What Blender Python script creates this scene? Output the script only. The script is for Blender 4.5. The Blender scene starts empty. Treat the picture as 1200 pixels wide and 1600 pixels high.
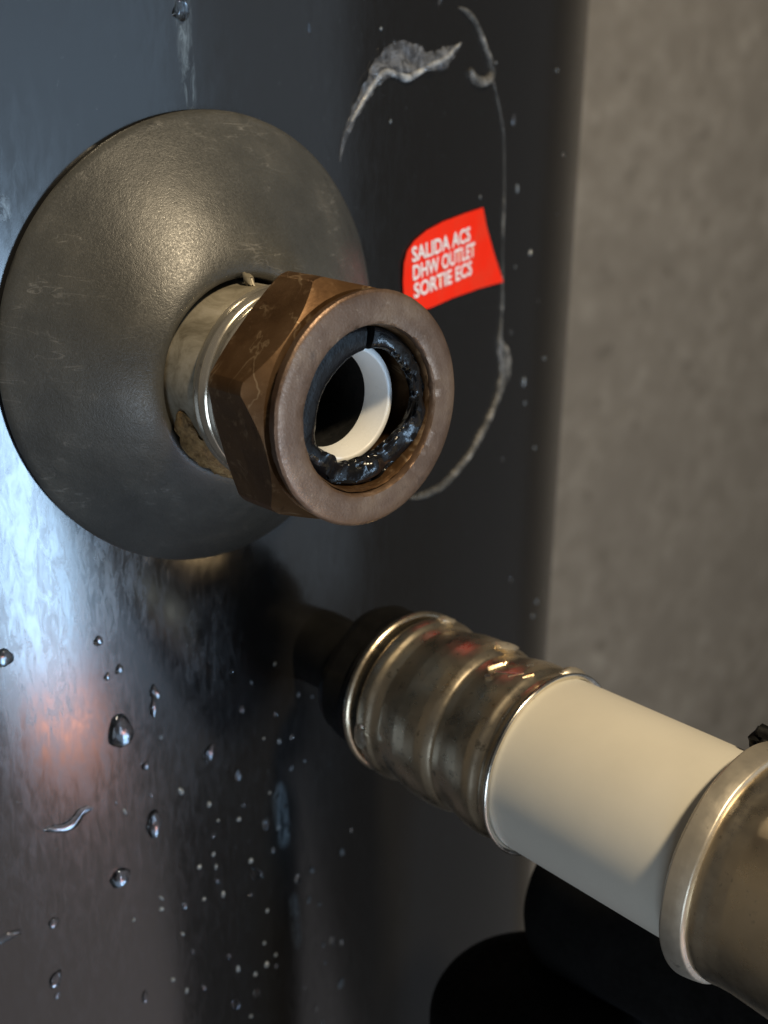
import bpy, bmesh, math, random
from math import sin, cos, pi, radians, sqrt
from mathutils import Vector, Matrix, noise

# ------------------------------------------------------------------ camera
S = bpy.context.scene
COL = S.collection
cam_data = bpy.data.cameras.new('camera')
cam = bpy.data.objects.new('camera', cam_data)
COL.objects.link(cam)
right = Vector((0.74117234, -0.67109669, 0.01711117))
up = Vector((0.20062438, 0.24575372, 0.94834328))
back = Vector((-0.64063517, -0.69945289, 0.31678422))
m3 = Matrix((right, up, back)).transposed()
cam.matrix_world = Matrix.Translation((-0.12867, -0.20011, 0.04662)) @ m3.to_4x4()
cam_data.sensor_fit = 'VERTICAL'
cam_data.sensor_height = 24.0
cam_data.lens = 27.75
cam_data.clip_start = 0.005
cam_data.clip_end = 50
cam_data.dof.use_dof = True
cam_data.dof.focus_distance = 0.205
cam_data.dof.aperture_fstop = 12.0
S.camera = cam

# ------------------------------------------------------------------ world, lamps, exposure
W = bpy.data.worlds.new('World')
S.world = W
W.use_nodes = True
bg = W.node_tree.nodes['Background']
bg.inputs[0].default_value = (0.9, 0.86, 0.82, 1)
bg.inputs[1].default_value = 0.062
S.view_settings.view_transform = 'Standard'
S.view_settings.look = 'None'
S.view_settings.gamma = 1
S.view_settings.use_curve_mapping = False
S.view_settings.exposure = 0.0


def lamp(name, az, el, dist, sx, sy, power, colour, target=(0, -.02, -.02)):
    """area lamp seen from the fitting at azimuth az (0 = straight out of the tank) and elevation el"""
    d = Vector((sin(radians(az)) * cos(radians(el)), -cos(radians(az)) * cos(radians(el)), sin(radians(el))))
    L = bpy.data.lights.new(name, 'AREA')
    L.shape = 'RECTANGLE'
    L.size, L.size_y = sx, sy
    L.energy = power
    L.color = colour
    o = bpy.data.objects.new(name, L)
    COL.objects.link(o)
    o.location = Vector(target) + d * dist
    o.rotation_euler = (-d).to_track_quat('-Z', 'Y').to_euler()
    return o


lamp('ceiling_lamp', -4, 51, 2.0, .20, .20, 42, (1.0, .81, .54))
lamp('window_light', 11.0, -17, 1.2, .20, .46, 6.6, (.47, .71, 1.0))
lamp('side_window', -50, -22, 1.4, .5, .6, 4.2, (.68, .83, 1.0))
lamp('room_daylight', 18, -9, 1.6, .95, 1.2, 3.4, (.46, .71, 1.0))
lamp('daylight_edge_fill', 28, -7, 1.7, 1.9, 1.2, 3.0, (.66, .82, 1.0))  # added wide fill, fades out the edge of the daylight reflection
lamp('floor_bounce_fill', 0, -46, 1.4, 1.0, .9, .9, (1.0, .82, .80))  # added fill in place of light bounced off the unseen floor
lamp('floor_bounce_spread', 8, -44, 1.5, 2.0, 1.0, 1.3, (.92, .88, .92))  # added wider fill, softens the edge of the floor bounce
lamp('orange_patch_fill', 14.0, -30.5, 1.2, .16, .06, .50, (1.0, .42, .28))  # added fill that makes the orange patch reflected in the tank

# ------------------------------------------------------------------ helpers
RT = 0.34                      # tank radius; the tank's front line passes through the origin


def tp(s, z, h=0.0):
    """point on the tank: arc length s from the front line, height z, h above the surface"""
    t = s / RT
    return Vector(((RT + h) * sin(t), RT - (RT + h) * cos(t), z))


def add(name, verts, faces, mat, parent=None, smooth=True, angle=35):
    me = bpy.data.meshes.new(name)
    me.from_pydata([tuple(v) for v in verts], [], faces)
    me.validate()
    bm = bmesh.new()
    bm.from_mesh(me)
    bmesh.ops.recalc_face_normals(bm, faces=bm.faces)
    bm.to_mesh(me)
    bm.free()
    if smooth:
        for p in me.polygons:
            p.use_smooth = True
        me.set_sharp_from_angle(angle=radians(angle))
    me.materials.append(mat)
    o = bpy.data.objects.new(name, me)
    COL.objects.link(o)
    if parent:
        o.parent = parent
    return o


def empty(name, loc):
    o = bpy.data.objects.new(name, None)
    o.empty_display_size = .01
    o.location = loc
    COL.objects.link(o)
    return o


def tag(o, label, cat, group=None, kind=None):
    o['label'] = label
    o['category'] = cat
    if group:
        o['group'] = group
    if kind:
        o['kind'] = kind
    return o


def lathe(prof, n=128, wob=None, close=True, cx=0, cz=0):
    """prof: list of (y, r) round the Y axis. wob(phi, i, y, r) -> (y, r)"""
    V, F = [], []
    m = len(prof)
    for k in range(n):
        ph = 2 * pi * k / n
        for i, (y, r) in enumerate(prof):
            if wob:
                y, r = wob(ph, i, y, r)
            V.append((cx + r * cos(ph), y, cz + r * sin(ph)))
    for k in range(n):
        k2 = (k + 1) % n
        for i in range(m - 1 if not close else m):
            i2 = (i + 1) % m
            F.append((k * m + i, k * m + i2, k2 * m + i2, k2 * m + i))
    return V, F


def bevel_prof(pts, r=.0003, seg=3):
    """round the corners of an open or closed profile of (y, r)"""
    out = []
    n = len(pts)
    for i in range(n):
        p = Vector(pts[i])
        a = Vector(pts[(i - 1) % n])
        b = Vector(pts[(i + 1) % n])
        da, db = (a - p), (b - p)
        if da.length < 1e-9 or db.length < 1e-9:
            out.append(tuple(p))
            continue
        q = min(r, da.length * .45, db.length * .45)
        p0, p1 = p + da.normalized() * q, p + db.normalized() * q
        for k in range(seg + 1):
            t = k / seg
            out.append(tuple(p0 * (1 - t) ** 2 + p * 2 * t * (1 - t) + p1 * t * t))
    return out


def nz(x, y, z, s=1.0):
    return noise.noise(Vector((x * s, y * s, z * s)))


# ------------------------------------------------------------------ materials
class NT:
    def __init__(self, name):
        self.m = bpy.data.materials.new(name)
        self.m.use_nodes = True
        self.t = self.m.node_tree
        self.b = self.t.nodes['Principled BSDF']
        self.co = self.t.nodes.new('ShaderNodeTexCoord').outputs['Object']

    def n(self, kind, **kw):
        x = self.t.nodes.new(kind)
        for k, v in kw.items():
            setattr(x, k, v)
        return x

    def link(self, a, b):
        self.t.links.new(a, b)

    def set(self, **kw):
        for k, v in kw.items():
            k = k.replace('_', ' ').title().replace('Ior', 'IOR')
            s = self.b.inputs[k]
            s.default_value = (*v, 1) if isinstance(v, tuple) and len(v) == 3 else v
        return self

    def mapped(self, scale, rot=(0, 0, 0)):
        q = self.n('ShaderNodeMapping')
        q.inputs['Scale'].default_value = scale
        q.inputs['Rotation'].default_value = rot
        self.link(self.co, q.inputs[0])
        return q.outputs[0]

    def noise(self, scale, detail=4, rough=.55, vec=None, dist=0):
        q = self.n('ShaderNodeTexNoise')
        q.inputs['Scale'].default_value = scale
        q.inputs['Detail'].default_value = detail
        q.inputs['Roughness'].default_value = rough
        q.inputs['Distortion'].default_value = dist
        self.link(vec or self.co, q.inputs['Vector'])
        return q.outputs['Fac']

    def ramp(self, fac, stops):
        q = self.n('ShaderNodeValToRGB')
        e = q.color_ramp.elements
        while len(e) < len(stops):
            e.new(.5)
        for i, (p, c) in enumerate(stops):
            e[i].position = p
            c = (c, c, c) if not isinstance(c, tuple) else c
            e[i].color = (*c, 1)
        self.link(fac, q.inputs[0])
        return q.outputs[0]

    def mix(self, fac, a, b, mode='MIX'):
        q = self.n('ShaderNodeMix', data_type='RGBA', blend_type=mode)
        for s, v in ((q.inputs[0], fac), (q.inputs[6], a), (q.inputs[7], b)):
            if hasattr(v, 'links'):
                self.link(v, s)
            elif isinstance(v, tuple):
                s.default_value = (*v, 1)
            else:
                s.default_value = v if s is q.inputs[0] else (v, v, v, 1)
        return q.outputs[2]

    def math(self, op, a, b=0.0, c=0.0, clamp=False):
        q = self.n('ShaderNodeMath', operation=op, use_clamp=clamp)
        for s, v in zip(q.inputs, (a, b, c)):
            if hasattr(v, 'links'):
                self.link(v, s)
            else:
                s.default_value = v
        return q.outputs[0]

    def maprange(self, v, a, b, c=0.0, d=1.0, smooth=False):
        q = self.n('ShaderNodeMapRange')
        q.interpolation_type = 'SMOOTHSTEP' if smooth else 'LINEAR'
        self.link(v, q.inputs[0])
        for i, x in enumerate((a, b, c, d)):
            q.inputs[i + 1].default_value = x
        return q.outputs[0]

    def bump(self, h, dist, strength=1.0, prev=None):
        q = self.n('ShaderNodeBump')
        q.inputs['Strength'].default_value = strength
        q.inputs['Distance'].default_value = dist
        self.link(h, q.inputs['Height'])
        if prev:
            self.link(prev, q.inputs['Normal'])
        return q.outputs[0]

    def out(self, colour=None, rough=None, normal=None, metal=None):
        for k, v in (('Base Color', colour), ('Roughness', rough), ('Normal', normal), ('Metallic', metal)):
            if v is not None:
                self.link(v, self.b.inputs[k])
        return self.m


def mat_tank():
    t = NT('glossy_black_coating')
    t.set(specular_ior_level=.8)
    sep = t.n('ShaderNodeSeparateXYZ')
    t.link(t.co, sep.inputs[0])
    X, Z = sep.outputs[0], sep.outputs[2]
    streak = t.noise(1, 3, .6, t.mapped((190, 190, 7)))
    scuff = t.noise(1, 5, .72, t.mapped((620, 620, 170), (0, .45, 0)), .7)
    streak2 = streak
    fine = t.noise(700, 3, .6)
    # pale dried smears, each a stain with its own shape
    total = None
    for (x0, z0, wx, hz, slope, amt) in SMEARS:
        dz = t.math('SUBTRACT', Z, z0)
        dx = t.math('SUBTRACT', t.math('SUBTRACT', X, x0), t.math('MULTIPLY', dz, slope))
        ex = t.math('POWER', t.math('DIVIDE', dx, wx), 2.0)
        ez = t.math('POWER', t.math('DIVIDE', dz, hz), 2.0)
        r = t.math('ADD', ex, t.math('POWER', ez, 2.0))
        e = t.maprange(r, .0, 1.3, 1.25, 0.0, True)
        e = t.math('MULTIPLY', e, t.maprange(t.math('MULTIPLY_ADD', scuff, .6, t.math('MULTIPLY', streak2, .5)), .50, .68, 0, 1))
        e = t.math('MULTIPLY', e, amt)
        total = e if total is None else t.math('MAXIMUM', total, e)
    dust = t.math('MULTIPLY', t.maprange(fine, .68, .76), .10)
    cover = t.math('MAXIMUM', total, dust)
    col = t.mix(cover, (.0095, .0092, .009), (.20, .25, .28))
    ro = t.math('MULTIPLY_ADD', streak, .06, t.maprange(scuff, .38, .68, .10, .20))
    ro = t.math('MULTIPLY_ADD', total, .25, ro)
    b = t.bump(streak, .00010, .07)
    b = t.bump(scuff, .00004, .16, b)
    return t.out(col, ro, b)


def mat_wall():
    t = NT('grey_concrete')
    a = t.noise(5, 6, .6)
    b = t.noise(26, 6, .65)
    pits = t.maprange(t.noise(22, 3, .6), .62, .70)
    c = t.ramp(b, [(.34, (.25, .222, .183)), (.52, (.325, .292, .245)), (.68, (.42, .382, .325))])
    c = t.mix(t.maprange(a, .35, .7), c, (.27, .241, .202))
    c = t.mix(t.math('MULTIPLY', pits, .5), c, (.15, .13, .105))
    t.set(specular_ior_level=.2)
    return t.out(c, t.maprange(b, 0, 1, .75, .95), t.bump(b, .004, .5))


def mat_disc():
    t = NT('grey_grained_plastic')
    g = t.noise(2400, 3, .6)
    g2 = t.noise(5200, 2, .5)
    big = t.noise(60, 5, .6)
    worn = t.noise(260, 6, .7)
    c = t.ramp(big, [(.3, (.038, .038, .035)), (.55, (.056, .055, .049)), (.75, (.090, .085, .073))])
    c = t.mix(t.maprange(worn, .62, .78), c, (.11, .105, .095))
    c = t.mix(t.maprange(t.noise(170, 4, .6), .68, .74), c, (.02, .02, .02))
    scr = t.math('ABSOLUTE', t.math('SUBTRACT', t.noise(1, 3, .5, t.mapped((60, 60, 260), (0, .9, 0)), .8), .5))
    c = t.mix(t.math('MULTIPLY', t.maprange(scr, .002, .010, 1, 0), t.math('MULTIPLY', t.maprange(big, .5, .62), .5)), c, (.20, .19, .17))
    t.set(specular_ior_level=.7)
    ro = t.maprange(g, .35, .7, .28, .52)
    n = t.bump(g, .00010, .45)
    n = t.bump(g2, .00006, .6, n)
    n = t.bump(big, .0012, .25, n)
    return t.out(c, ro, n)


def mat_brass():
    t = NT('tarnished_bronze')
    a = t.noise(90, 6, .6, None, .6)
    b = t.noise(420, 5, .65)
    s = t.noise(1, 6, .7, t.mapped((120, 900, 120)))
    c = t.ramp(a, [(.3, (.085, .042, .016)), (.5, (.125, .066, .028)), (.72, (.18, .105, .052))])
    c = t.mix(t.maprange(b, .58, .75), c, (.24, .15, .08))
    c = t.mix(t.maprange(t.noise(150, 5, .65), .60, .70), c, (.06, .03, .012))
    vein = t.math('ABSOLUTE', t.math('SUBTRACT', t.noise(75, 3, .5, None, 1.6), .5))
    vein = t.math('MULTIPLY', t.maprange(vein, .004, .018, 1, 0), t.maprange(a, .45, .6))
    c = t.mix(t.math('MULTIPLY', vein, .6), c, (.42, .30, .18))
    t.set(metallic=.72, specular_ior_level=.5)
    ro = t.math('MULTIPLY_ADD', b, .22, t.math('MULTIPLY_ADD', a, .30, .20))
    n = t.bump(b, .00012, .5)
    n = t.bump(s, .00005, .5, n)
    return t.out(c, ro, n)


def mat_flange():
    t = NT('dull_pinkish_bronze_face')
    a = t.noise(110, 6, .6)
    g = t.noise(1900, 3, .6)
    c = t.ramp(a, [(.3, (.100, .058, .036)), (.5, (.155, .096, .062)), (.75, (.235, .155, .098))])
    c = t.mix(t.maprange(t.noise(240, 5, .7), .6, .75), c, (.09, .058, .04))
    c = t.mix(t.maprange(t.noise(520, 4, .7), .64, .74), c, (.27, .19, .13))
    t.set(metallic=.6)
    return t.out(c, t.maprange(g, .3, .7, .32, .54), t.bump(g, .00010, .55))


def mat_steel(name, base, r0, r1, blot=.5, wave=.25, metal=1.0):
    t = NT(name)
    a = t.noise(80, 5, .6)
    b = t.noise(300, 5, .65)
    s = t.noise(1, 4, .6, t.mapped((60, 2600, 60)))
    d = tuple(x * blot for x in base)
    c = t.mix(t.maprange(a, .35, .75), base, d)
    c = t.mix(t.maprange(b, .62, .72), c, tuple(x * .3 for x in base))
    t.set(metallic=metal)
    ro = t.maprange(b, .3, .7, r0, r1)
    return t.out(c, ro, t.bump(s, .00002, .35, t.bump(a, .0006, wave)))


def mat_neck():
    t = NT('stained_grey_zinc')
    a = t.noise(130, 6, .65, t.mapped((1, .6, 1)), .8)
    b = t.noise(700, 4, .6)
    c = t.ramp(a, [(.35, (.20, .175, .125)), (.52, (.40, .36, .28)), (.68, (.52, .48, .40))])
    t.set(metallic=.35)
    return t.out(c, t.maprange(a, .3, .7, .55, .36), t.bump(b, .0001, .5))


def mat_white(name, base, rough=.38, sss=.15):
    t = NT(name)
    a = t.noise(45, 5, .6)
    b = t.noise(900, 3, .5)
    c = t.mix(t.maprange(a, .4, .8), base, tuple(x * .9 for x in base))
    t.set(specular_ior_level=.4)
    return t.out(c, t.maprange(a, .3, .7, rough - .05, rough + .08), t.bump(b, .00003, .3))


def mat_black(name, base=(.008, .008, .008), rough=.5, b_scale=900, b_dist=.0001, spec=.4):
    t = NT(name)
    a = t.noise(b_scale, 4, .6)
    c = t.mix(t.maprange(t.noise(90, 4, .6), .4, .8), base, tuple(x * 2.2 for x in base))
    t.set(specular_ior_level=spec)
    return t.out(c, t.maprange(a, .3, .7, rough * .8, rough * 1.2), t.bump(a, b_dist, .5))


def mat_water():
    t = NT('clear_water')
    t.set(base_color=(.93, .96, 1), transmission_weight=1.0, roughness=.02)
    t.b.inputs['IOR'].default_value = 1.33
    return t.m


def mat_pale_glint():
    t = NT('pale_glint_water')
    t.set(base_color=(.30, .33, .35), transmission_weight=.55, roughness=.10)  # pale base colour stands in for light glinting on tiny drops
    t.b.inputs['IOR'].default_value = 1.35
    return t.m


def mat_sealant():
    t = NT('dried_milky_sealant')
    a = t.noise(260, 5, .65)
    c = t.ramp(a, [(.3, (.06, .06, .056)), (.55, (.18, .172, .155)), (.75, (.44, .41, .36))])
    t.set(specular_ior_level=.6)
    t.link(t.maprange(a, .3, .75, .12, .85), t.b.inputs['Alpha'])
    return t.out(c, t.maprange(a, .3, .7, .3, .5), t.bump(a, .0003, .5))


def mat_film():
    t = NT('clear_plastic_film')
    a = t.noise(140, 4, .6)
    c = t.ramp(a, [(.35, (.22, .23, .25)), (.7, (.50, .50, .50))])
    t.set(specular_ior_level=.9)
    e = t.noise(420, 5, .7, None, 1.0)
    t.link(t.math('MULTIPLY_ADD', t.maprange(e, .45, .75), .42, .06), t.b.inputs['Alpha'])
    return t.out(c, t.maprange(a, .3, .7, .06, .2), t.bump(e, .0004, .35))


def mat_sticker():
    t = NT('glossy_red_vinyl')
    a = t.noise(120, 5, .6)
    c = t.mix(t.maprange(a, .45, .8), (.86, .022, .004), (.72, .04, .012))
    t.set(specular_ior_level=.35)
    return t.out(c, t.maprange(a, .3, .7, .32, .45), t.bump(a, .0002, .3))


def mat_foam():
    t = NT('crumbly_tan_foam')
    a = t.noise(700, 6, .7)
    c = t.ramp(a, [(.3, (.10, .055, .02)), (.55, (.32, .20, .08)), (.75, (.48, .33, .15))])
    return t.out(c, None, t.bump(a, .0008, .9))


SMEARS = [(0.0024, 0.05696, 0.00184, 0.01102, -0.06, 0.55), (0.00205, 0.0652, 0.00207, 0.00495, 0.0, 0.4), (0.02323, -0.11591, 0.00258, 0.00985, -0.1, 0.4), (0.02757, -0.14905, 0.00216, 0.00945, -0.1, 0.28), (-0.03514, 0.03036, 0.00147, 0.00234, 0.0, 0.6), (-0.02221, -0.03869, 0.01682, 0.02007, 0.0, 0.12), (-0.03707, -0.04472, 0.01498, 0.03379, 0.0, 0.1), (0.00394, -0.06289, 0.00926, 0.01326, 0.0, 0.08)]
M_TANK, M_WALL, M_DISC = mat_tank(), mat_wall(), mat_disc()
M_BRASS, M_FLANGE, M_NECK = mat_brass(), mat_flange(), mat_neck()
M_CHROME = mat_steel('polished_steel', (.92, .84, .70), .12, .26, .85, .06, .9)
M_STEEL = mat_steel('brushed_stainless_steel', (.78, .67, .50), .24, .36, .8, .12)
M_LIP = mat_steel('bright_steel_lip', (.82, .78, .70), .16, .28, .85)
M_COLLAR = mat_steel('dull_bright_steel', (.74, .67, .55), .30, .44, .8, .25, .8)
M_PIPE = mat_white('cream_white_plastic', (.70, .67, .585))
M_LINER = mat_white('white_plastic_liner', (.80, .80, .78), .28, .1)
M_BLACK = mat_black('black_plastic', (.004, .004, .004), .6, 900, .0001, .12)
M_RUBBER = mat_black('wet_black_rubber', (.005, .005, .0055), .20, 260, .0006, .30)
M_VOID = mat_black('bore_shade_black', (.004, .004, .004), .6)  # near-black colour stands in for the shade deep in the bore
M_INSUL = mat_black('black_foam_rubber', (.0035, .0035, .0035), .85, 600, .0003, .12)
M_WATER, M_PALE_GLINT = mat_water(), mat_pale_glint()
M_SEAL, M_FILM = mat_sealant(), mat_film()
_c = NT('folded_clear_film')
_a = _c.noise(330, 4, .6)
_c.set(specular_ior_level=.9)
_c.link(_c.maprange(_a, .35, .7, .15, .9), _c.b.inputs['Alpha'])
M_CURL = _c.out(_c.ramp(_a, [(.3, (.30, .31, .32)), (.7, (.62, .61, .57))]), _c.maprange(_a, .3, .7, .08, .25), _c.bump(_a, .0004, .5))
M_RED, M_FOAM = mat_sticker(), mat_foam()
_p = NT('white_print')
_p.set(base_color=(.80, .74, .70), roughness=.45)
M_PRINT = _p.m

# ------------------------------------------------------------------ setting: wall
V, F = [], []
for x, y, z in [(a, b, c) for a in (-2.5, 4.5) for b in (.78, .95) for c in (-2.0, 2.0)]:
    V.append((x, y, z))
wall = add('wall', V, [(0, 1, 3, 2), (4, 6, 7, 5), (0, 4, 5, 1), (2, 3, 7, 6), (0, 2, 6, 4), (1, 5, 7, 3)], M_WALL, None, False)
wall['kind'] = 'structure'

# ------------------------------------------------------------------ the tank
def build_tank():
    prof = [(-1.0, .30), (-.98, RT - .006), (-.97, RT)]
    prof += [(-.97 + 1.77 * k / 12, RT) for k in range(1, 13)]
    prof += [(.83, RT - .02), (.86, .28), (.87, .0005)]
    n = 540
    V, F = [], []
    m = len(prof)
    for k in range(n):
        a = 2 * pi * k / n
        for z, r in prof:
            V.append((r * sin(a), RT - r * cos(a), z))
    for k in range(n):
        k2 = (k + 1) % n
        for i in range(m - 1):
            F.append((k * m + i, k2 * m + i, k2 * m + i + 1, k * m + i + 1))
    F.append([k * m for k in range(n)])
    return V, F


V, F = build_tank()
tag(add('hot_water_tank', V, F, M_TANK, None, True, 30),
    'tall glossy black cylindrical hot water tank with smears and water drops', 'water tank')

# ------------------------------------------------------------------ the grey cover disc round the outlet
DC = Vector((.0062, -.0035, .0022))     # centre of the disc's rim
DR = .0450
HY, HR = -.0218, .0184                  # the hole's lip, centred on the outlet pipe


def rim_y(a):
    x = DC.x + DR * cos(a)
    return RT - sqrt(RT * RT - x * x) - .0019


def build_disc():
    # (t: 0 rim .. 1 hole) rows of (t, height 0..1 of the way out)
    rows = []
    N = 26
    for i in range(N + 1):
        t = i / N
        h = 1 - (1 - t) ** 1.35
        rows.append((t, h))
    n = 192
    V, F = [], []
    shell = []
    for k in range(n):
        a = 2 * pi * k / n
        col = []
        for t, h in rows:
            w = t ** 1.2
            cx, cz = DC.x * (1 - w), DC.z * (1 - w)
            r = DR + (.0196 - DR) * t
            y0 = rim_y(a)
            y = y0 + (HY - y0) * h
            y += .00025 * nz(cos(a) * r, sin(a) * r, 0, 90)
            col.append((cx + r * cos(a), y, cz + r * sin(a)))
        # lip rolls back into the hole
        for dr, dy in ((.0190, .0001), (.0185, .0005), (.0182, .0013), (.0181, .0050)):
            col.append((dr * cos(a), HY + dy, dr * sin(a)))
        # underside
        for t in (1.0, .6, .25, 0.0):
            h = 1 - (1 - t) ** 1.35
            w = t ** 1.2
            r = DR - .0004 + (.0196 - DR) * t
            col.append((DC.x * (1 - w) + r * cos(a), rim_y(a) + (HY - rim_y(a)) * h + .0014, DC.z * (1 - w) + r * sin(a)))
        rim = DR + .00015
        col.append((DC.x + rim * cos(a), rim_y(a) + .0007, DC.z + rim * sin(a)))
        shell.append(col)
    m = len(shell[0])
    for c in shell:
        V += c
    for k in range(n):
        k2 = (k + 1) % n
        for i in range(m):
            i2 = (i + 1) % m
            F.append((k * m + i, k * m + i2, k2 * m + i2, k2 * m + i))
    return V, F


V, F = build_disc()
tag(add('cover_disc', V, F, M_DISC, None, True, 50),
    'large grey domed plastic disc against the tank behind the bronze nut', 'cover disc')

# ------------------------------------------------------------------ outlet pipe stub
out_e = tag(empty('outlet_pipe', (0, .01, 0)),
            'stained grey metal pipe stub with polished ring between disc and nut', 'pipe')
OY = -.01                               # children are given in world metres and shifted back by the base
def sh(V, d=(0, -.01, 0)):
    return [(v[0] + d[0], v[1] + d[1], v[2] + d[2]) for v in V]


prof = bevel_prof([(.008, .0172), (-.0310, .0172), (-.0310, .0125), (.008, .0125)], .0003)
V, F = lathe(prof, 160)
add('pipe_neck', sh(V), F, M_NECK, out_e)
prof = bevel_prof([(-.0288, .0166), (-.0292, .0176), (-.0302, .0182), (-.0318, .01815), (-.0328, .0176), (-.0331, .0172), (-.0334, .0175), (-.0350, .0175), (-.0356, .0171),
                   (-.0360, .0174), (-.0372, .0172), (-.0400, .0160), (-.0400, .0155), (-.0300, .0155)], .0004, 4)
V, F = lathe(prof, 200)
add('polished_ring', sh(V), F, M_CHROME, out_e, True, 20)
# the plastic liner in the mouth and the tube behind it, coloured black for its shade
prof = bevel_prof([(-.0500, .0094), (-.0498, .0106), (-.0443, .0106), (-.0443, .0086), (-.0470, .0089)], .0004)
V, F = lathe(prof, 160)
add('white_liner', sh(V), F, M_LINER, out_e)
prof = [(-.0440, .0089), (-.012, .0086), (-.010, .0002), (-.0085, .0002), (-.0085, .0118), (-.0440, .0118)]
V, F = lathe(prof, 96)
add('inner_tube', sh(V), F, M_VOID, out_e)
prof = bevel_prof([(-.0445, .0119), (-.0445, .0139), (-.0402, .0139), (-.0402, .0119)], .0004)
V, F = lathe(prof, 96)
add('seat_ring', sh(V), F, M_VOID, out_e)

# ------------------------------------------------------------------ bronze union nut
nut_e = tag(empty('union_nut', (0, -.034, 0)),
            'brown bronze hexagonal union nut with round front collar on the outlet pipe', 'nut')
HEXA = radians(166)
AP = .0199
RC = AP / cos(pi / 6)
HB, HF = -.0394, -.0526                 # back and front planes of the hexagon


def build_hex():
    V, F = [], []
    m = None
    per = 40
    kb, kf, rb, rf = 2.4, .85, .0198, .0198
    ang = [HEXA + pi / 3 * (k + j / per) for k in range(6) for j in range(per)]
    for a in ang:
        q = (a - HEXA) % (pi / 3) - pi / 6
        hr = min(AP / cos(q), RC - .00055)
        yb = HB - max(0.00015, (hr - rb) / kb)
        yf = HF + max(0.00015, (hr - rf) / kf)
        col = [(HB, .0150), (HB, min(rb, hr - .00012))]
        for t in (.33, .66):
            col.append((HB + (yb - HB) * t, min(rb, hr - .00012) + (hr - min(rb, hr - .00012)) * t))
        for t in (0, .015, .25, .5, .75, .985, 1):
            col.append((yb + (yf - yb) * t, hr + .00005 * nz(cos(a), sin(a), t * 3, 3)))
        r1 = min(rf, hr - .00012)
        for t in (.33, .66, 1):
            col.append((yf + (HF - yf) * t, hr + (r1 - hr) * t))
        col += [(HF - .0001, .0180), (HF - .0001, .0150)]
        m = len(col)
        V += [(r * cos(a), y, r * sin(a)) for y, r in col]
    n = len(ang)
    for k in range(n):
        k2 = (k + 1) % n
        for i in range(m):
            i2 = (i + 1) % m
            F.append((k * m + i, k * m + i2, k2 * m + i2, k2 * m + i))
    return V, F


V, F = build_hex()
add('hexagon', sh(V, (0, .034, 0)), F, M_BRASS, nut_e, True, 17)


def wob(ph, i, y, r):
    q = .00010 * nz(cos(ph) * 2, sin(ph) * 2, i, 3.2) + .00005 * nz(cos(ph), sin(ph), i * .3, 22)
    return y + q * .6, r + q


prof = [(-.0520, .0184), (-.0534, .0184), (-.0537, .0188), (-.0540, .0197), (-.0552, .0200), (-.0557, .02005), (-.05595, .0198), (-.0561, .0194),
        (-.0561, .0180), (-.0561, .0165), (-.0561, .0150), (-.0559, .0146), (-.0555, .0144), (-.0540, .01435), (-.0500, .0143), (-.0480, .0143), (-.0402, .0143), (-.0402, .0149), (-.0520, .0149)]
V, F = lathe(prof, 220, wob)
V = [(v[0] + .0002 * (sqrt(v[0] ** 2 + v[2] ** 2) < .0148), v[1], v[2] - .0002 * (sqrt(v[0] ** 2 + v[2] ** 2) < .0148)) for v in V]
col_o = add('front_collar', sh(V, (0, .034, 0)), F, M_FLANGE, nut_e, True, 40)
col_o['label'] = 'pinkish bronze ring face of the nut'
prof = bevel_prof([(-.0553, .01425), (-.0402, .01425), (-.0402, .01395), (-.0545, .01395)], .0001, 2)
V, F = lathe(prof, 160, lambda ph, i, y, r: (y, r + .00008 * nz(cos(ph), sin(ph), i, 9)))
add('bore_wall', sh(V, (0, .034, 0)), F, M_BRASS, nut_e)

# ------------------------------------------------------------------ torn rubber gasket in the mouth of the nut
def build_gasket():
    n, m = 260, 22
    a0, span = radians(84), 2 * pi - radians(7)        # split near the top
    V, F = [], []
    for k in range(n + 1):
        a = a0 + span * k / n
        lump = .5 + .5 * nz(cos(a), sin(a), 3, 2.3)
        low = max(0, -sin(a))
        rgt = max(0, cos(a - radians(-5)))
        ul = max(0, cos(a - radians(138)))
        r_in = .0108 - .0017 * low + .0002 * rgt - .0030 * ul ** 1.3 + .0010 * nz(cos(a), sin(a), 9, 1.7) * max(low, rgt)
        r_out = .01385
        yf = -.0538 - .0010 * rgt + .0010 * low + .0008 * ul
        yb = -.0500 - .0028 * rgt
        amp = .00006 + .0018 * max(low, rgt) * (.4 + .6 * lump)
        for j in range(m):
            t = 2 * pi * j / m
            cr, sr = cos(t), sin(t)
            e = .62
            u = math.copysign(abs(cr) ** e, cr)
            w = math.copysign(abs(sr) ** e, sr)
            r = (r_in + r_out) / 2 + (r_out - r_in) / 2 * u
            y = (yf + yb) / 2 + (yb - yf) / 2 * w
            d = amp * (nz(cos(a) * 1.2, sin(a) * 1.2, cos(t) * .5, 1.5) + .9 * (.35 - abs(nz(cos(a) * 1.6 + t * .25, sin(a) * 1.6, sin(t) * 1.1, 2.2))))
            r = min(r + d * (1 if u < .5 else 0), .0139)
            y += d * 1.1
            V.append((r * cos(a), y, r * sin(a)))
    for k in range(n):
        for j in range(m):
            j2 = (j + 1) % m
            F.append((k * m + j, k * m + j2, (k + 1) * m + j2, (k + 1) * m + j))
    F.append(list(range(m)))
    F.append(list(range(n * m, n * m + m)))
    return V, F


V, F = build_gasket()
tag(add('rubber_gasket', V, F, M_RUBBER, None, True, 60),
    'torn wet black rubber gasket inside the mouth of the bronze nut', 'gasket')

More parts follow.
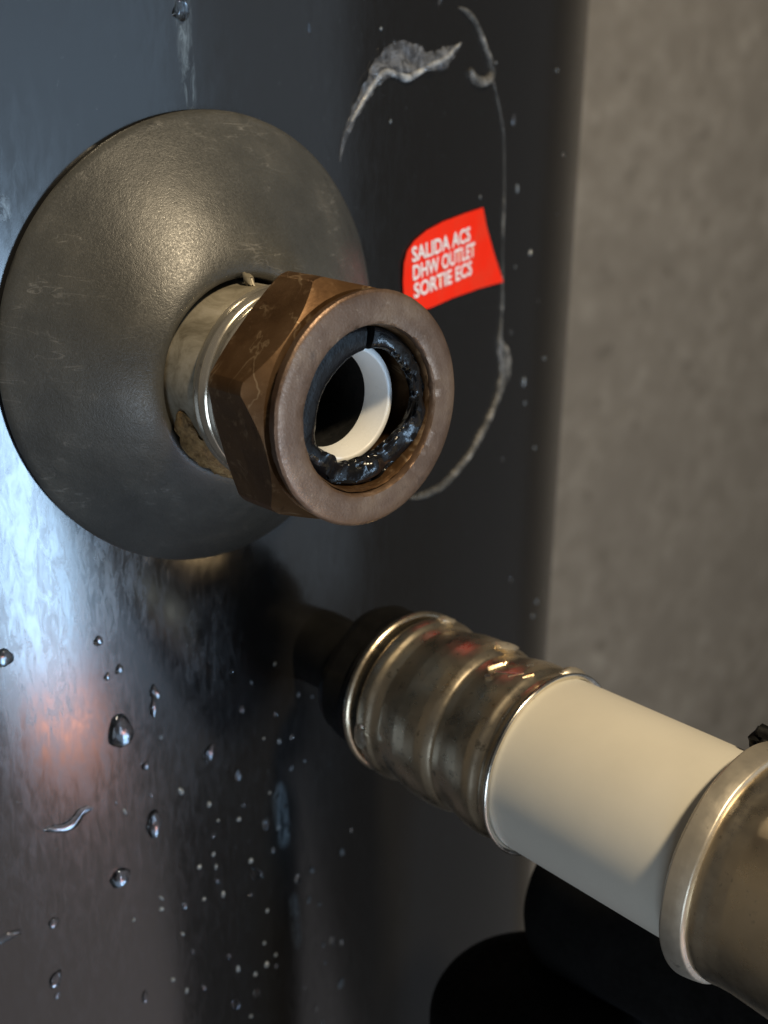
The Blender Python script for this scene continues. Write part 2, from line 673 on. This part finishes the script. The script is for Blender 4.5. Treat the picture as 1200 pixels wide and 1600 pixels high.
# foam crumbs between the disc and the pipe
def chunk(name, a0, a1, r0, r1, y0, y1, seed, mat, label, cat):
    n, m = 30, 12
    V, F = [], []
    for k in range(n + 1):
        u = k / n
        a = a0 + (a1 - a0) * u
        env = max(.02, sin(pi * u)) ** .5
        for j in range(m):
            t = 2 * pi * j / m
            r = (r0 + r1) / 2 + (r1 - r0) / 2 * cos(t) * env
            y = (y0 + y1) / 2 + (y1 - y0) / 2 * sin(t) * env
            d = (.0011 * nz(a * 5, t, seed, 2.1) + .0005 * nz(a * 14, t * 2, seed, 2.3)) * env
            V.append(((r + d) * cos(a), y + d, (r + d) * sin(a)))
    for k in range(n):
        for j in range(m):
            j2 = (j + 1) % m
            F.append((k * m + j, k * m + j2, (k + 1) * m + j2, (k + 1) * m + j))
    F.append(list(range(m)))
    F.append(list(range(n * m, n * m + m)))
    return tag(add(name, V, F, mat, None, True, 50), label, cat)


chunk('foam_crumb', radians(192), radians(262), .0160, .0194, -.0205, -.0290, 3, M_FOAM,
      'crumbly tan foam remnant under the pipe stub at the disc hole', 'foam')
chunk('debris_chip', radians(90), radians(96), .0172, .0192, -.0222, -.0244, 7, M_NECK,
      'tiny grey chip on top of the pipe stub at the disc hole', 'debris')

# ------------------------------------------------------------------ red sticker with white print
ST_O = Vector((0.06806, 0.01406))                     # start of the first text line on the tank (s, z)
ST_U = Vector((2.78243, 0.32459)).normalized()
ST_V = Vector((-ST_U.y, ST_U.x))


def stick(u, v, h):
    p = ST_O + ST_U * u + ST_V * v
    return tp(p.x, p.y, h)


outline = [(0.035, 0.00684), (0.0368, 0.00195), (0.04064, -0.00547), (0.04611, -0.01492), (0.03086, -0.01352), (0.01814, -0.01276), (0.008, -0.01283), (-0.00303, -0.01213), (-0.00354, -0.00859), (-0.00369, -0.00395), (-0.00311, 0.00017), (-0.00135, 0.00284), (0.00167, 0.00467), (0.00693, 0.00612), (0.01447, 0.00691), (0.02452, 0.00703)]


def curl(u, v):
    # the right edge and the rounded left corner lift a little off the tank
    return .0004 + .0007 * max(0, (u - .034) / .012) ** 2 + .0012 * max(0, (-.001 - u + (v - .002) * .3) / .004) ** 2


def build_sticker():
    bm = bmesh.new()
    vs = [bm.verts.new((u, v, 0)) for u, v in outline]
    bm.faces.new(vs)
    for k in range(-8, 60):
        bmesh.ops.bisect_plane(bm, geom=bm.verts[:] + bm.edges[:] + bm.faces[:], plane_co=(k * .001 + .0003, 0, 0), plane_no=(1, 0, 0))
    bmesh.ops.recalc_face_normals(bm, faces=bm.faces)
    bm.verts.ensure_lookup_table()
    bm.verts.index_update()
    top = [stick(v.co.x, v.co.y, curl(v.co.x, v.co.y) + .00012) for v in bm.verts]
    bot = [stick(v.co.x, v.co.y, curl(v.co.x, v.co.y)) for v in bm.verts]
    n = len(top)
    F = []
    for f in bm.faces:
        ids = [v.index for v in f.verts]
        F.append(ids)
        F.append([i + n for i in reversed(ids)])
    for e in bm.edges:
        if len(e.link_faces) == 1:
            a, b = e.verts[0].index, e.verts[1].index
            F.append((a, b, b + n, a + n))
    bm.free()
    return top + bot, F


st_e = tag(empty('outlet_sticker', tp(.085, .013, 0)),
           'red sticker with three lines of white capitals on the tank beside the nut', 'sticker')
V, F = build_sticker()
so = tp(.085, .013, 0)
sh_s = (-so.x, -so.y, -so.z)
add('sticker_sheet', sh(V, sh_s), F, M_RED, st_e, True, 30)
for li, (txt, width) in enumerate((('SALIDA ACS', .0272), ('DHW OUTLET', .0296), ('SORTIE ECS', .0276))):
    cu = bpy.data.curves.new('lettering', 'FONT')
    cu.body = txt
    cu.size = 1
    cu.offset = .024
    cu.resolution_u = 3
    tob = bpy.data.objects.new('lettering_curve', cu)
    COL.objects.link(tob)
    bpy.context.view_layer.update()
    me = bpy.data.meshes.new_from_object(tob.evaluated_get(bpy.context.evaluated_depsgraph_get()))
    bpy.data.objects.remove(tob)
    xs = [v.co.x for v in me.vertices]
    ys_ = [v.co.y for v in me.vertices]
    sx = width / (max(xs) - min(xs))
    sy = .0037 / (max(ys_) - min(ys_))
    for v in me.vertices:
        u = (v.co.x - min(xs)) * sx + li * .0001
        w = (v.co.y - min(ys_)) * sy - li * .00435 - .0002
        v.co = stick(u, w, curl(u, w) + .00040) - so
    me.materials.clear()
    me.materials.append(M_PRINT)
    lo = bpy.data.objects.new('lettering', me)
    COL.objects.link(lo)
    lo.parent = st_e
    lo['label'] = 'white capitals reading ' + txt

# ------------------------------------------------------------------ second pipe: press-fitted, below the outlet
PX, PZ = 0.03626, -0.07480
pipe_e = tag(empty('press_fitted_pipe', (PX, .002, PZ)),
             'cream white plastic pipe with steel press sleeves and a black coupling', 'pipe')
PD = (0, -.002, 0)


def plathe(name, prof, mat, parent=pipe_e, n=180, wob=None, ang=30, bev=.0003):
    V, F = lathe(bevel_prof(prof, bev) if bev else prof, n, wob)
    return add(name, sh(V, PD), F, mat, parent, True, ang)


# black coupling: narrow neck, then a lobed gripping ring
def lobes(ph, i, y, r):
    return (y, r * (1 + .035 * math.copysign(abs(cos(4 * ph)) ** .5, cos(4 * ph)))) if -.026 < y < -.0167 else (y, r)


plathe('coupling', [(.004, .0070), (-.0165, .0070), (-.0170, .0155), (-.0200, .0168), (-.0255, .0168), (-.0268, .0178), (-.0286, .0178), (-.0286, .009), (.004, .009)],
       M_BLACK, wob=lobes)
plathe('stop_ring', [(-.0284, .0172), (-.0285, .0186), (-.0296, .0188), (-.0302, .0182), (-.0302, .0165), (-.0284, .0165)], M_STEEL, bev=.0003)
plathe('groove_shade', [(-.0300, .0150), (-.0300, .0172), (-.0328, .0172), (-.0328, .0150)], M_BLACK)  # black band paints the shade in the groove before the sleeve


def dent(ph, i, y, r):
    e = .00010 * nz(cos(ph), sin(ph), y * 60, 2.2)
    return y + e * 1.5, r + e


sleeve_prof = [(-.0322, .0165), (-.0324, .0182), (-.0332, .01865), (-.0352, .01855), (-.0364, .0178),
               (-.0385, .0174), (-.0410, .0179), (-.0440, .0185), (-.0470, .0187), (-.0500, .0186), (-.0520, .0183), (-.0532, .0178), (-.0540, .0173),
               (-.0560, .0175), (-.0585, .0181), (-.0610, .0186), (-.0635, .0187), (-.0652, .0185), (-.0662, .0180), (-.0672, .0177), (-.0682, .0179), (-.0690, .0186),
               (-.0697, .0190), (-.0702, .0188), (-.0698, .0180), (-.0640, .0172), (-.0330, .0160)]
sleeve = plathe('press_sleeve', sleeve_prof, M_STEEL, wob=dent, n=220, ang=50, bev=.0004)
plathe('sleeve_lip', [(-.0697, .0181), (-.0698, .01905), (-.0703, .0192), (-.0706, .0189), (-.0705, .0181)], M_LIP, sleeve, wob=dent, bev=.0001)


def lumpy(name, y, a, ry, rr, ra, r0, mat, parent, seed):
    """small pressed lump on the sleeve at axial y, angle a"""
    V, F = [], []
    n, m = 14, 10
    for i in range(n + 1):
        th = pi * i / n
        for j in range(m):
            t = 2 * pi * j / m
            k = 1 + .35 * nz(th * 1.7, t, seed, 1.4)
            dy = ry * sin(th) * cos(t) * k
            da = ra * cos(th) * k
            dr = rr * sin(th) * sin(t) * k
            r = r0 + dr
            aa = a + da / r0
            V.append((r * cos(aa), y + dy, r * sin(aa)))
    for i in range(n):
        for j in range(m):
            j2 = (j + 1) % m
            F.append((i * m + j, i * m + j2, (i + 1) * m + j2, (i + 1) * m + j))
    return add(name, sh(V, PD), F, mat, parent, True, 60)


TOPA = radians(72)
lumpy('press_ear', -.0345, TOPA, .0018, .0008, .0026, .0185, M_COLLAR, sleeve, 1)
lumpy('press_ear', -.0515, TOPA - .02, .0022, .0009, .0034, .0183, M_COLLAR, sleeve, 2)
lumpy('press_ear', -.0690, TOPA - .05, .0015, .0014, .0036, .0186, M_COLLAR, sleeve, 3)


def scratch(y0, a0, y1, a1, w):
    V = []
    r = .0187
    d = Vector((y1 - y0, (a1 - a0) * r)).normalized()
    nrm = Vector((-d.y, d.x)) * w
    for (yy, aa) in ((y0, a0 * r), (y1, a1 * r)):
        for sgn in (-1, 1):
            for rr in (.0176, .01875):
                y2, a2 = yy + nrm.x * sgn, (aa + nrm.y * sgn) / r
                V.append((rr * cos(a2), y2, rr * sin(a2)))
    F = [(0, 1, 3, 2), (4, 6, 7, 5), (0, 4, 5, 1), (2, 3, 7, 6), (0, 2, 6, 4), (1, 5, 7, 3)]
    return add('raised_mark', sh(V, PD), F, M_LIP, sleeve, False)


TA = 1.70
for (y0, a0, y1, a1, w) in ((-.0568, TA + .14, -.0585, TA - .06, .00016), (-.0590, TA - .06, -.0612, TA - .09, .00016), (-.0590, TA - .02, -.0610, TA - .05, .00014),
                            (-.0590, TA + .16, -.0630, TA + .06, .00018), (-.0622, TA + .14, -.0640, TA + .0, .00018), (-.0582, TA + .27, -.0592, TA + .23, .0004),
                            (-.0624, TA - .14, -.0626, TA - .24, .00022), (-.0645, TA + .05, -.0655, TA - .06, .0003)):
    scratch(y0, a0, y1, a1, w)

# the plastic pipe itself and the second sleeve that runs out of the picture
plathe('plastic_tube', [(-.060, .0166), (-.060, .0170), (-.0692, .0171), (-.0698, .01795), (-.100, .0181), (-.125, .0181), (-.125, .015), (-.060, .015)], M_PIPE, bev=.0002)
s2 = plathe('press_sleeve', [(-.1135, .0184), (-.1150, .0202), (-.1172, .0203), (-.1190, .0200), (-.1215, .0199), (-.1300, .0205), (-.1420, .0216), (-.1480, .0217),
                             (-.1500, .0208), (-.1520, .0200), (-.1700, .0206), (-.1720, .0180), (-.1150, .0180)], M_STEEL, wob=dent, n=220, ang=50, bev=.0005)
s2['label'] = 'steel press sleeve at the lower right corner'
plathe('collar', [(-.1114, .0183), (-.1115, .0214), (-.1119, .0218), (-.1140, .0215), (-.1156, .0211), (-.1160, .0200), (-.1140, .0183)], M_COLLAR, s2, wob=dent, bev=.0003)
lumpy('press_ear', -.1150, radians(66), .0022, .0020, .0030, .0210, M_LIP, s2, 5)
lumpy('black_lug', -.1095, radians(54), .0040, .0034, .0055, .0208, M_BLACK, s2, 9)

# ------------------------------------------------------------------ black insulated pieces in the shadow below
def capsule(name, p0, p1, r, mat, label, cat, cap=.35, n=64):
    """round bar from p0 to p1 with softly rounded ends"""
    p0, p1 = Vector(p0), Vector(p1)
    ax = (p1 - p0)
    L = ax.length
    q = ax.to_track_quat('Z', 'Y').to_matrix()
    c = r * cap
    pr = [(0.0002, 0)]
    for i in range(9):
        t = pi / 2 * i / 8
        pr.append((r - c + c * sin(t), c - c * cos(t)))
    for i in range(1, 9):
        pr.append((r, c + (L - 2 * c) * i / 8))
    for i in range(9):
        t = pi / 2 * i / 8
        pr.append((r - c + c * cos(t), L - c + c * sin(t)))
    pr.append((0.0002, L))
    V, F = [], []
    m = len(pr)
    for k in range(n):
        a = 2 * pi * k / n
        for i, (rr, h) in enumerate(pr):
            d = 1 + .02 * nz(cos(a), sin(a), h * 30, 1.5)
            V.append(tuple(p0 + q @ Vector((rr * d * cos(a), rr * d * sin(a), h))))
    for k in range(n):
        k2 = (k + 1) % n
        for i in range(m - 1):
            F.append((k * m + i, k2 * m + i, k2 * m + i + 1, k * m + i + 1))
    base = p0 if p0.z < p1.z else p1
    o = add(name, [tuple(Vector(v) - base) for v in V], F, mat, None, True, 40)
    o.location = base
    return tag(o, label, cat)


capsule('insulated_riser', (.0546, -.0589, -.60), (.0546, -.0589, -.1462), .0268, M_INSUL,
        'rounded top of a black foam insulated riser at the bottom edge', 'insulation')
capsule('insulated_branch', (.0720, -.046, -.1310), (.0900, -.220, -.1310), .0200, M_INSUL,
        'black foam insulated branch pipe in deep shadow beneath the white pipe', 'insulation', .5)

# ------------------------------------------------------------------ torn film and dried sealant on the tank
def ribbon(name, path, lift, mat, label, cat, crumple=.0, seed=0, thick=.00025, cols=9):
    """path: (s, z, half width along the ribbon's own normal). A thin crumpled strip lying on the tank"""
    P = []
    for i in range(len(path) - 1):
        a, b = path[i], path[i + 1]
        p_, n_ = path[max(0, i - 1)], path[min(len(path) - 1, i + 2)]
        for k in range(10):
            t = k / 10
            P.append(tuple(.5 * (2 * a[c] + (b[c] - p_[c]) * t + (2 * p_[c] - 5 * a[c] + 4 * b[c] - n_[c]) * t * t + (3 * a[c] - p_[c] - 3 * b[c] + n_[c]) * t ** 3) for c in range(3)))
    P.append(path[-1])
    top, bot = [], []
    N = len(P)
    for i, (s, z, w) in enumerate(P):
        a, b = P[max(0, i - 1)], P[min(N - 1, i + 1)]
        d = Vector((b[0] - a[0], b[1] - a[1])).normalized()
        nr = Vector((-d.y, d.x))
        w = max(w, .0001)
        for j in range(cols):
            u = -1 + 2 * j / (cols - 1)
            rag = 1 + (.35 * nz(i * .35, u * 3, seed, 1) if abs(u) > .9 else 0) * (1 if crumple else .5)
            ss, zz = s + nr.x * w * u * rag, z + nr.y * w * u * rag
            dome = max(0, 1 - u * u) ** .5
            h = lift * dome * min(1, w / .0012) + .0001
            if crumple:
                h += crumple * abs(nz(ss * 170, zz * 170, seed, 1)) * min(1, w / .001)
            top.append(tp(ss, zz, h + thick))
            bot.append(tp(ss, zz, max(.00005, h - .0001) if crumple else .00005))
    F = []
    n = N * cols
    for i in range(N - 1):
        for j in range(cols - 1):
            a = i * cols + j
            F.append((a, a + 1, a + cols + 1, a + cols))
            F.append((n + a, n + a + cols, n + a + cols + 1, n + a + 1))
    for i in range(N - 1):
        for j in (0, cols - 1):
            a = i * cols + j
            F.append((a, a + cols, n + a + cols, n + a))
    for i in (0, N - 1):
        for j in range(cols - 1):
            a = i * cols + j
            F.append((a, a + 1, n + a + 1, n + a))
    return tag(add(name, top + bot, F, mat, None, True, 60), label, cat)


ribbon('torn_film', [(0.04224, 0.03734, 0.00014), (0.04362, 0.04219, 0.00055), (0.04664, 0.04703, 0.0011), (0.05079, 0.05206, 0.00166), (0.05505, 0.05664, 0.00237), (0.06091, 0.05898, 0.00325), (0.06744, 0.05901, 0.00316), (0.07337, 0.05873, 0.0019), (0.07878, 0.05952, 0.00223), (0.08297, 0.06111, 0.0015), (0.08729, 0.06331, 0.00023)], .0002, M_FILM,
       'torn crumpled strip of clear plastic film stuck above the disc', 'plastic film', .0024, 4, .0002, 13)
film_edge = ribbon('curled_edge', [(0.04584, 0.04546, 0.00014), (0.04955, 0.04969, 0.00041), (0.05357, 0.05371, 0.00049), (0.05732, 0.05594, 0.00056), (0.06151, 0.05529, 0.00071), (0.06538, 0.05489, 0.00086), (0.06934, 0.05611, 0.00065), (0.07448, 0.05795, 0.00051), (0.08047, 0.0596, 0.00052), (0.08497, 0.06206, 0.00038), (0.08759, 0.06346, 0.00015)], .0007, M_CURL, '', '', .0006, 21)
del film_edge['label'], film_edge['category']
film_edge.parent = bpy.data.objects['torn_film']
ribbon('sealant_hook', [(0.08611, 0.07105, 0.00022), (0.09047, 0.07026, 0.00068), (0.09556, 0.0675, 0.00062), (0.09972, 0.06341, 0.00071), (0.10378, 0.05887, 0.00096), (0.10332, 0.05616, 0.00104), (0.09911, 0.05513, 0.00119), (0.0946, 0.05587, 0.00117), (0.09246, 0.05783, 0.00062)], .0010, M_SEAL,
       'hook shaped smear of milky sealant near the top of the tank', 'sealant', 0, 8)
ribbon('sealant_bead', [(0.10565, 0.05533, 8e-05), (0.11036, 0.04822, 0.00025), (0.11359, 0.04194, 8e-05), (0.11553, 0.02979, 5e-05), (0.11582, 0.02401, 0.00026), (0.11633, 0.01645, 5e-05), (0.1174, 0.00439, 5e-05), (0.11795, -3e-05, 0.00044), (0.11781, -0.00617, 0.00035), (0.11766, -0.01237, 0.00125), (0.12161, -0.01752, 0.00361), (0.12261, -0.02136, 0.00382), (0.12013, -0.0246, 0.00217), (0.1169, -0.02877, 0.00108), (0.11204, -0.03312, 0.00107), (0.10652, -0.03688, 0.00115), (0.10164, -0.04016, 0.00096), (0.0944, -0.04315, 0.00104), (0.08593, -0.04573, 0.0011), (0.07767, -0.04613, 0.001), (0.07054, -0.04538, 0.00041)], .0008, M_SEAL,
       'thin curved bead of dried milky sealant with a lump right of the sticker and nut', 'sealant', 0, 12)

# ------------------------------------------------------------------ water drops on the tank
def drop_mesh(name, w, h, tilt, bend, height, seed, mat):
    n, m = 20, 6
    V, F = [], []
    for i in range(m):
        t = (i + 1) / m
        for k in range(n):
            a = 2 * pi * k / n
            rr = t * (1 + .30 * nz(cos(a), sin(a), seed * 3.7, 1.3))
            x, z = rr * cos(a) * w / 2, rr * sin(a) * h / 2
            x *= 1 - .35 * (z / h)                       # fuller at the lower end
            x += bend * (z / h) ** 2 * w * 2
            c, s_ = cos(tilt), sin(tilt)
            V.append((x * c - z * s_, -height * (1 - t * t) ** .6 - .00003, x * s_ + z * c))
    V.append((0, -height - .00003, 0))
    F = []
    for i in range(m - 1):
        for k in range(n):
            k2 = (k + 1) % n
            F.append((i * n + k, i * n + k2, (i + 1) * n + k2, (i + 1) * n + k))
    for k in range(n):
        F.append((m * n, k, (k + 1) % n))
    F.append([(m - 1) * n + k for k in range(n)])
    me_o = add(name, V, F, mat, None, True, 80)
    return me_o


def put(o, s, z):
    o.location = tp(s, z, 0)
    o.rotation_euler = (0, 0, s / RT)


dv = lumpy('clinging_drop', -.0343, radians(188), .0017, .0012, .0030, .0186, M_WATER, None, 6)
dv.location = (PX, .002, PZ)
tag(dv, 'clear water drop clinging to the first steel bead beside the black coupling', 'water drop')
big = [(-0.04205, -0.05405, 0.00387, 0.00354, 0.3, 0, 'dark water drop cut by the left edge of the picture'),
       (-0.01948, -0.07727, 0.00596, 0.00807, 0, 0, 'broad dark water drop with an upright bright streak below the reflection'),
       (-0.01096, -0.0708, 0.00213, 0.00391, 0.3, 0.6, 'upper of two beads in a thin vertical dribble'),
       (-0.01129, -0.07435, 0.0016, 0.00392, 0, 0, 'lower of two beads in a thin vertical dribble'),
       (-0.01256, -0.10252, 0.00368, 0.00662, 0, 0, 'dark upright oval water drop right of the wing shaped drop'),
       (-0.02141, -0.1126, 0.00474, 0.00474, 0, 0, 'round ring-like water drop below the wing shaped drop'),
       (0.00194, -0.09024, 0.00281, 0.0045, -0.4, 0.5, 'bent pale water drop left of the steel sleeve'),
       (0.01007, -0.09924, 0.00174, 0.00387, 0, 0, 'slim upright pale drop above the chalky streak'),
       (0.01491, -0.12831, 0.00243, 0.00546, 0.6, 0, 'slanting pale drop left of the chalky streak'),
       (0.01815, -0.11575, 0.00181, 0.00402, 0, 0, 'small greenish upright drop touching the chalky streak'),
       (-0.0467, -0.11676, 0.00624, 0.00191, 0.15, 0, 'flat sideways water drop low at the left edge'),
       (-0.03686, -0.11732, 0.00213, 0.00248, 0, 0, 'small pointed water drop near the lower left corner'),
       (-0.03749, -0.13175, 0.0027, 0.00432, -0.4, 0, 'dark slanting drop in the lower left corner'),
       (-0.03737, -0.13604, 0.00163, 0.00163, 0, 0, 'small bright drop just under the dark slanting corner drop'),
       (-0.0171, -0.14675, 0.00153, 0.00345, 0, 0, 'slim upright drop at the bottom left of the tank'),
       (0.00753, -0.16277, 0.00206, 0.00413, 0.5, 0, 'slanting pale drop at the bottom edge of the tank'),
       (0.01435, -0.16345, 0.00189, 0.00294, 0.2, 0, 'short pale drop next to the slanting one at the bottom edge'),
       (0.04098, -0.16245, 0.00222, 0.00356, 0.3, 0, 'pale drop right of the lower chalky streak'),
       (0.01162, -0.08269, 0.00133, 0.00248, 0, 0, 'small pale drop left of the black coupling'),
       (-0.02288, -0.05538, 0.00203, 0.00203, 0, 0, 'round white drop beneath the grey disc'),
       (-0.01863, -0.06294, 0.00173, 0.00224, -0.3, 0, 'right one of two tiny dark rings under the disc'),
       (-0.02143, -0.06386, 0.00137, 0.00189, -0.3, 0, 'left one of two tiny dark rings under the disc'),
       (-0.01383, -0.08743, 0.00198, 0.00198, 0, 0, 'orange tinted round drop above the dark oval drop'),
       (0.00175, 0.06463, 0.00337, 0.00367, 0, 0, 'dark drop on the pale streak at the top edge'),
       (0.03304, 0.06318, 0.00084, 0.00236, 0.2, 0, 'thin bright upright drop at the top of the tank'),
       (0.12, 0.04641, 0.00198, 0.00351, 0, 0, 'white drop right of the sealant hook')]
for i, (s, z, w, h, tilt, bend, lab) in enumerate(big):
    o = drop_mesh('water_drop', w, h, tilt, bend, min(w, h) * .26, i, M_WATER)
    put(o, s, z)
    tag(o, lab, 'water drop', 'larger water drops on the tank')
ribbon('water_drop', [(-0.03737, -0.09455, 7e-05), (-0.03547, -0.0948, 0.0006), (-0.03302, -0.09542, 0.00087), (-0.03102, -0.09494, 0.00114), (-0.0292, -0.09329, 0.00087), (-0.02774, -0.09291, 0.00061), (-0.02647, -0.09323, 7e-05)], .0007, M_WATER,
       'wing shaped water drop with one tip pointing left and one raised right', 'water drop', 0, 30)['group'] = 'larger water drops on the tank'
random.seed(5)
protos = [drop_mesh('water_speck', .001, .001 * (1 + .25 * (i % 3)), 0, 0, .0004, 40 + i, M_WATER if i in (1, 4) else M_PALE_GLINT) for i in range(6)]
specks = [(-0.00964, -0.08207, 0.0009, 'left'), (-0.01287, -0.09516, 0.00091, 'left'), (-0.00533, -0.09713, 0.00114, 'middle'), (0.00193, -0.1034, 0.00161, 'middle'), (-0.02119, -0.09382, 0.00089, 'left'), (-0.01926, -0.09678, 0.0009, 'left'), (0.00424, -0.10873, 0.00096, 'middle'), (0.0027, -0.11223, 0.00096, 'middle'), (0.0027, -0.11716, 0.00097, 'middle'), (-0.00126, -0.11876, 0.00133, 'middle'), (0.00353, -0.12493, 0.00098, 'middle'), (0.00502, -0.12932, 0.00152, 'middle'), (-0.00037, -0.12803, 0.00135, 'middle'), (-0.00575, -0.1274, 0.00148, 'middle'), (-0.01152, -0.12249, 0.00094, 'left'), (-0.01165, -0.12532, 0.00131, 'left'), (0.01302, -0.13355, 0.00101, 'middle'), (0.01823, -0.14074, 0.00103, 'middle'), (0.02225, -0.11866, 0.00102, 'right'), (0.01158, -0.10787, 0.00098, 'middle'), (0.01018, -0.11099, 0.00098, 'middle'), (0.01958, -0.1078, 0.001, 'middle'), (0.00922, -0.07236, 0.00093, 'coupling'), (0.01471, -0.07682, 0.00095, 'coupling'), (0.02171, -0.07439, 0.00097, 'coupling'), (0.02169, -0.08758, 0.00098, 'coupling'), (0.02279, -0.09516, 0.00099, 'coupling'), (0.01802, -0.0925, 0.00098, 'coupling'), (0.0268, -0.09553, 0.001, 'coupling'), (0.02914, -0.08502, 0.001, 'coupling'), (0.03362, -0.08723, 0.00101, 'coupling'), (0.03274, -0.07735, 0.001, 'coupling'), (0.04463, -0.13677, 0.00168, 'right'), (0.03347, -0.13648, 0.0018, 'right'), (0.02823, -0.13647, 0.00178, 'right'), (0.03237, -0.14494, 0.00148, 'right'), (0.03617, -0.14837, 0.00108, 'right'), (0.04452, -0.16544, 0.00112, 'right'), (0.03763, -0.16185, 0.0011, 'right'), (0.03844, -0.16808, 0.00111, 'right'), (0.03062, -0.1715, 0.0011, 'right'), (0.04463, -0.17876, 0.00193, 'right'), (0.02072, -0.15537, 0.00105, 'middle'), (0.02086, -0.15893, 0.00106, 'middle'), (0.01774, -0.15659, 0.00105, 'middle'), (0.0171, -0.14973, 0.00104, 'middle'), (0.00621, -0.14776, 0.00101, 'middle'), (0.00878, -0.15288, 0.00102, 'middle'), (0.01407, -0.15749, 0.00104, 'middle'), (-0.00402, -0.14086, 0.00136, 'middle'), (-0.00647, -0.13473, 0.00097, 'middle'), (-0.0097, -0.14585, 0.00165, 'left'), (-0.00137, -0.15279, 0.00154, 'middle'), (-0.00609, -0.15105, 0.00099, 'middle'), (0.01237, -0.16932, 0.00105, 'middle'), (0.03503, -0.18106, 0.00112, 'right'), (0.03732, -0.18701, 0.00113, 'right'), (-0.01866, -0.1249, 0.00093, 'left'), (0.02043, -0.12434, 0.00102, 'middle'), (0.00324, -0.12084, 0.00098, 'middle'), (0.01343, -0.12397, 0.001, 'middle'), (0.04812, -0.13187, 0.0011, 'right'), (0.02652, -0.104, 0.00101, 'right'), (0.03101, -0.10381, 0.00102, 'right'), (0.07776, 0.07176, 0.00146, 'top'), (0.12541, 0.02856, 0.00122, 'sticker'), (0.10105, 0.0275, 0.00082, 'sticker'), (0.16869, 0.01902, 0.00138, 'sticker'), (0.13931, 0.01018, 0.00129, 'sticker'), (0.12705, 0.00741, 0.00107, 'sticker'), (0.12617, -0.01094, 0.00127, 'beside'), (0.14004, -0.02777, 0.00153, 'beside'), (0.14255, -0.03473, 0.00097, 'beside'), (0.13742, -0.09001, 0.0016, 'beside'), (0.17491, -0.11202, 0.00133, 'beside'), (0.1694, -0.11509, 0.00132, 'beside'), (0.12464, -0.04791, 0.00112, 'beside'), (0.05947, 0.04557, 0.00086, 'top'), (0.05551, 0.06454, 0.00083, 'top'), (0.06034, 0.06211, 0.00098, 'top'), (0.10705, 0.05991, 0.0008, 'top'), (0.15681, 0.06002, 0.0011, 'top'), (0.17293, 0.03681, 0.00117, 'sticker'), (0.15685, -0.05228, 0.00101, 'beside'), (0.1627, -0.02459, 0.00121, 'beside'), (0.15015, -0.00494, 0.00096, 'sticker')]
SPECK_LABEL = {'coupling': 'tiny pale water speck on the tank left of the black coupling',
               'right': 'tiny pale water speck right of the chalky streak under the steel sleeve',
               'middle': 'tiny pale water speck just left of the chalky streak low on the tank',
               'left': 'tiny water speck among the larger drops at lower left',
               'top': 'tiny pale water speck near the torn film at the top of the tank',
               'sticker': 'tiny pale water speck on the tank around the red sticker',
               'beside': 'tiny pale water speck right of the nut above the steel sleeve'}
for i, (s, z, d, where) in enumerate(specks):
    p = protos[i % 6]
    o = p if i < 6 else p.copy()
    if i >= 6:
        COL.objects.link(o)
    put(o, s, z)
    k = d / .001 * (.62 + .38 * random.random())
    o.scale = (k * (.75 + .5 * random.random()), k, k * (.85 + .6 * random.random()))
    o.rotation_euler.y = random.uniform(-.6, .6)
    tag(o, SPECK_LABEL[where], 'water speck', 'water specks, ' + where)
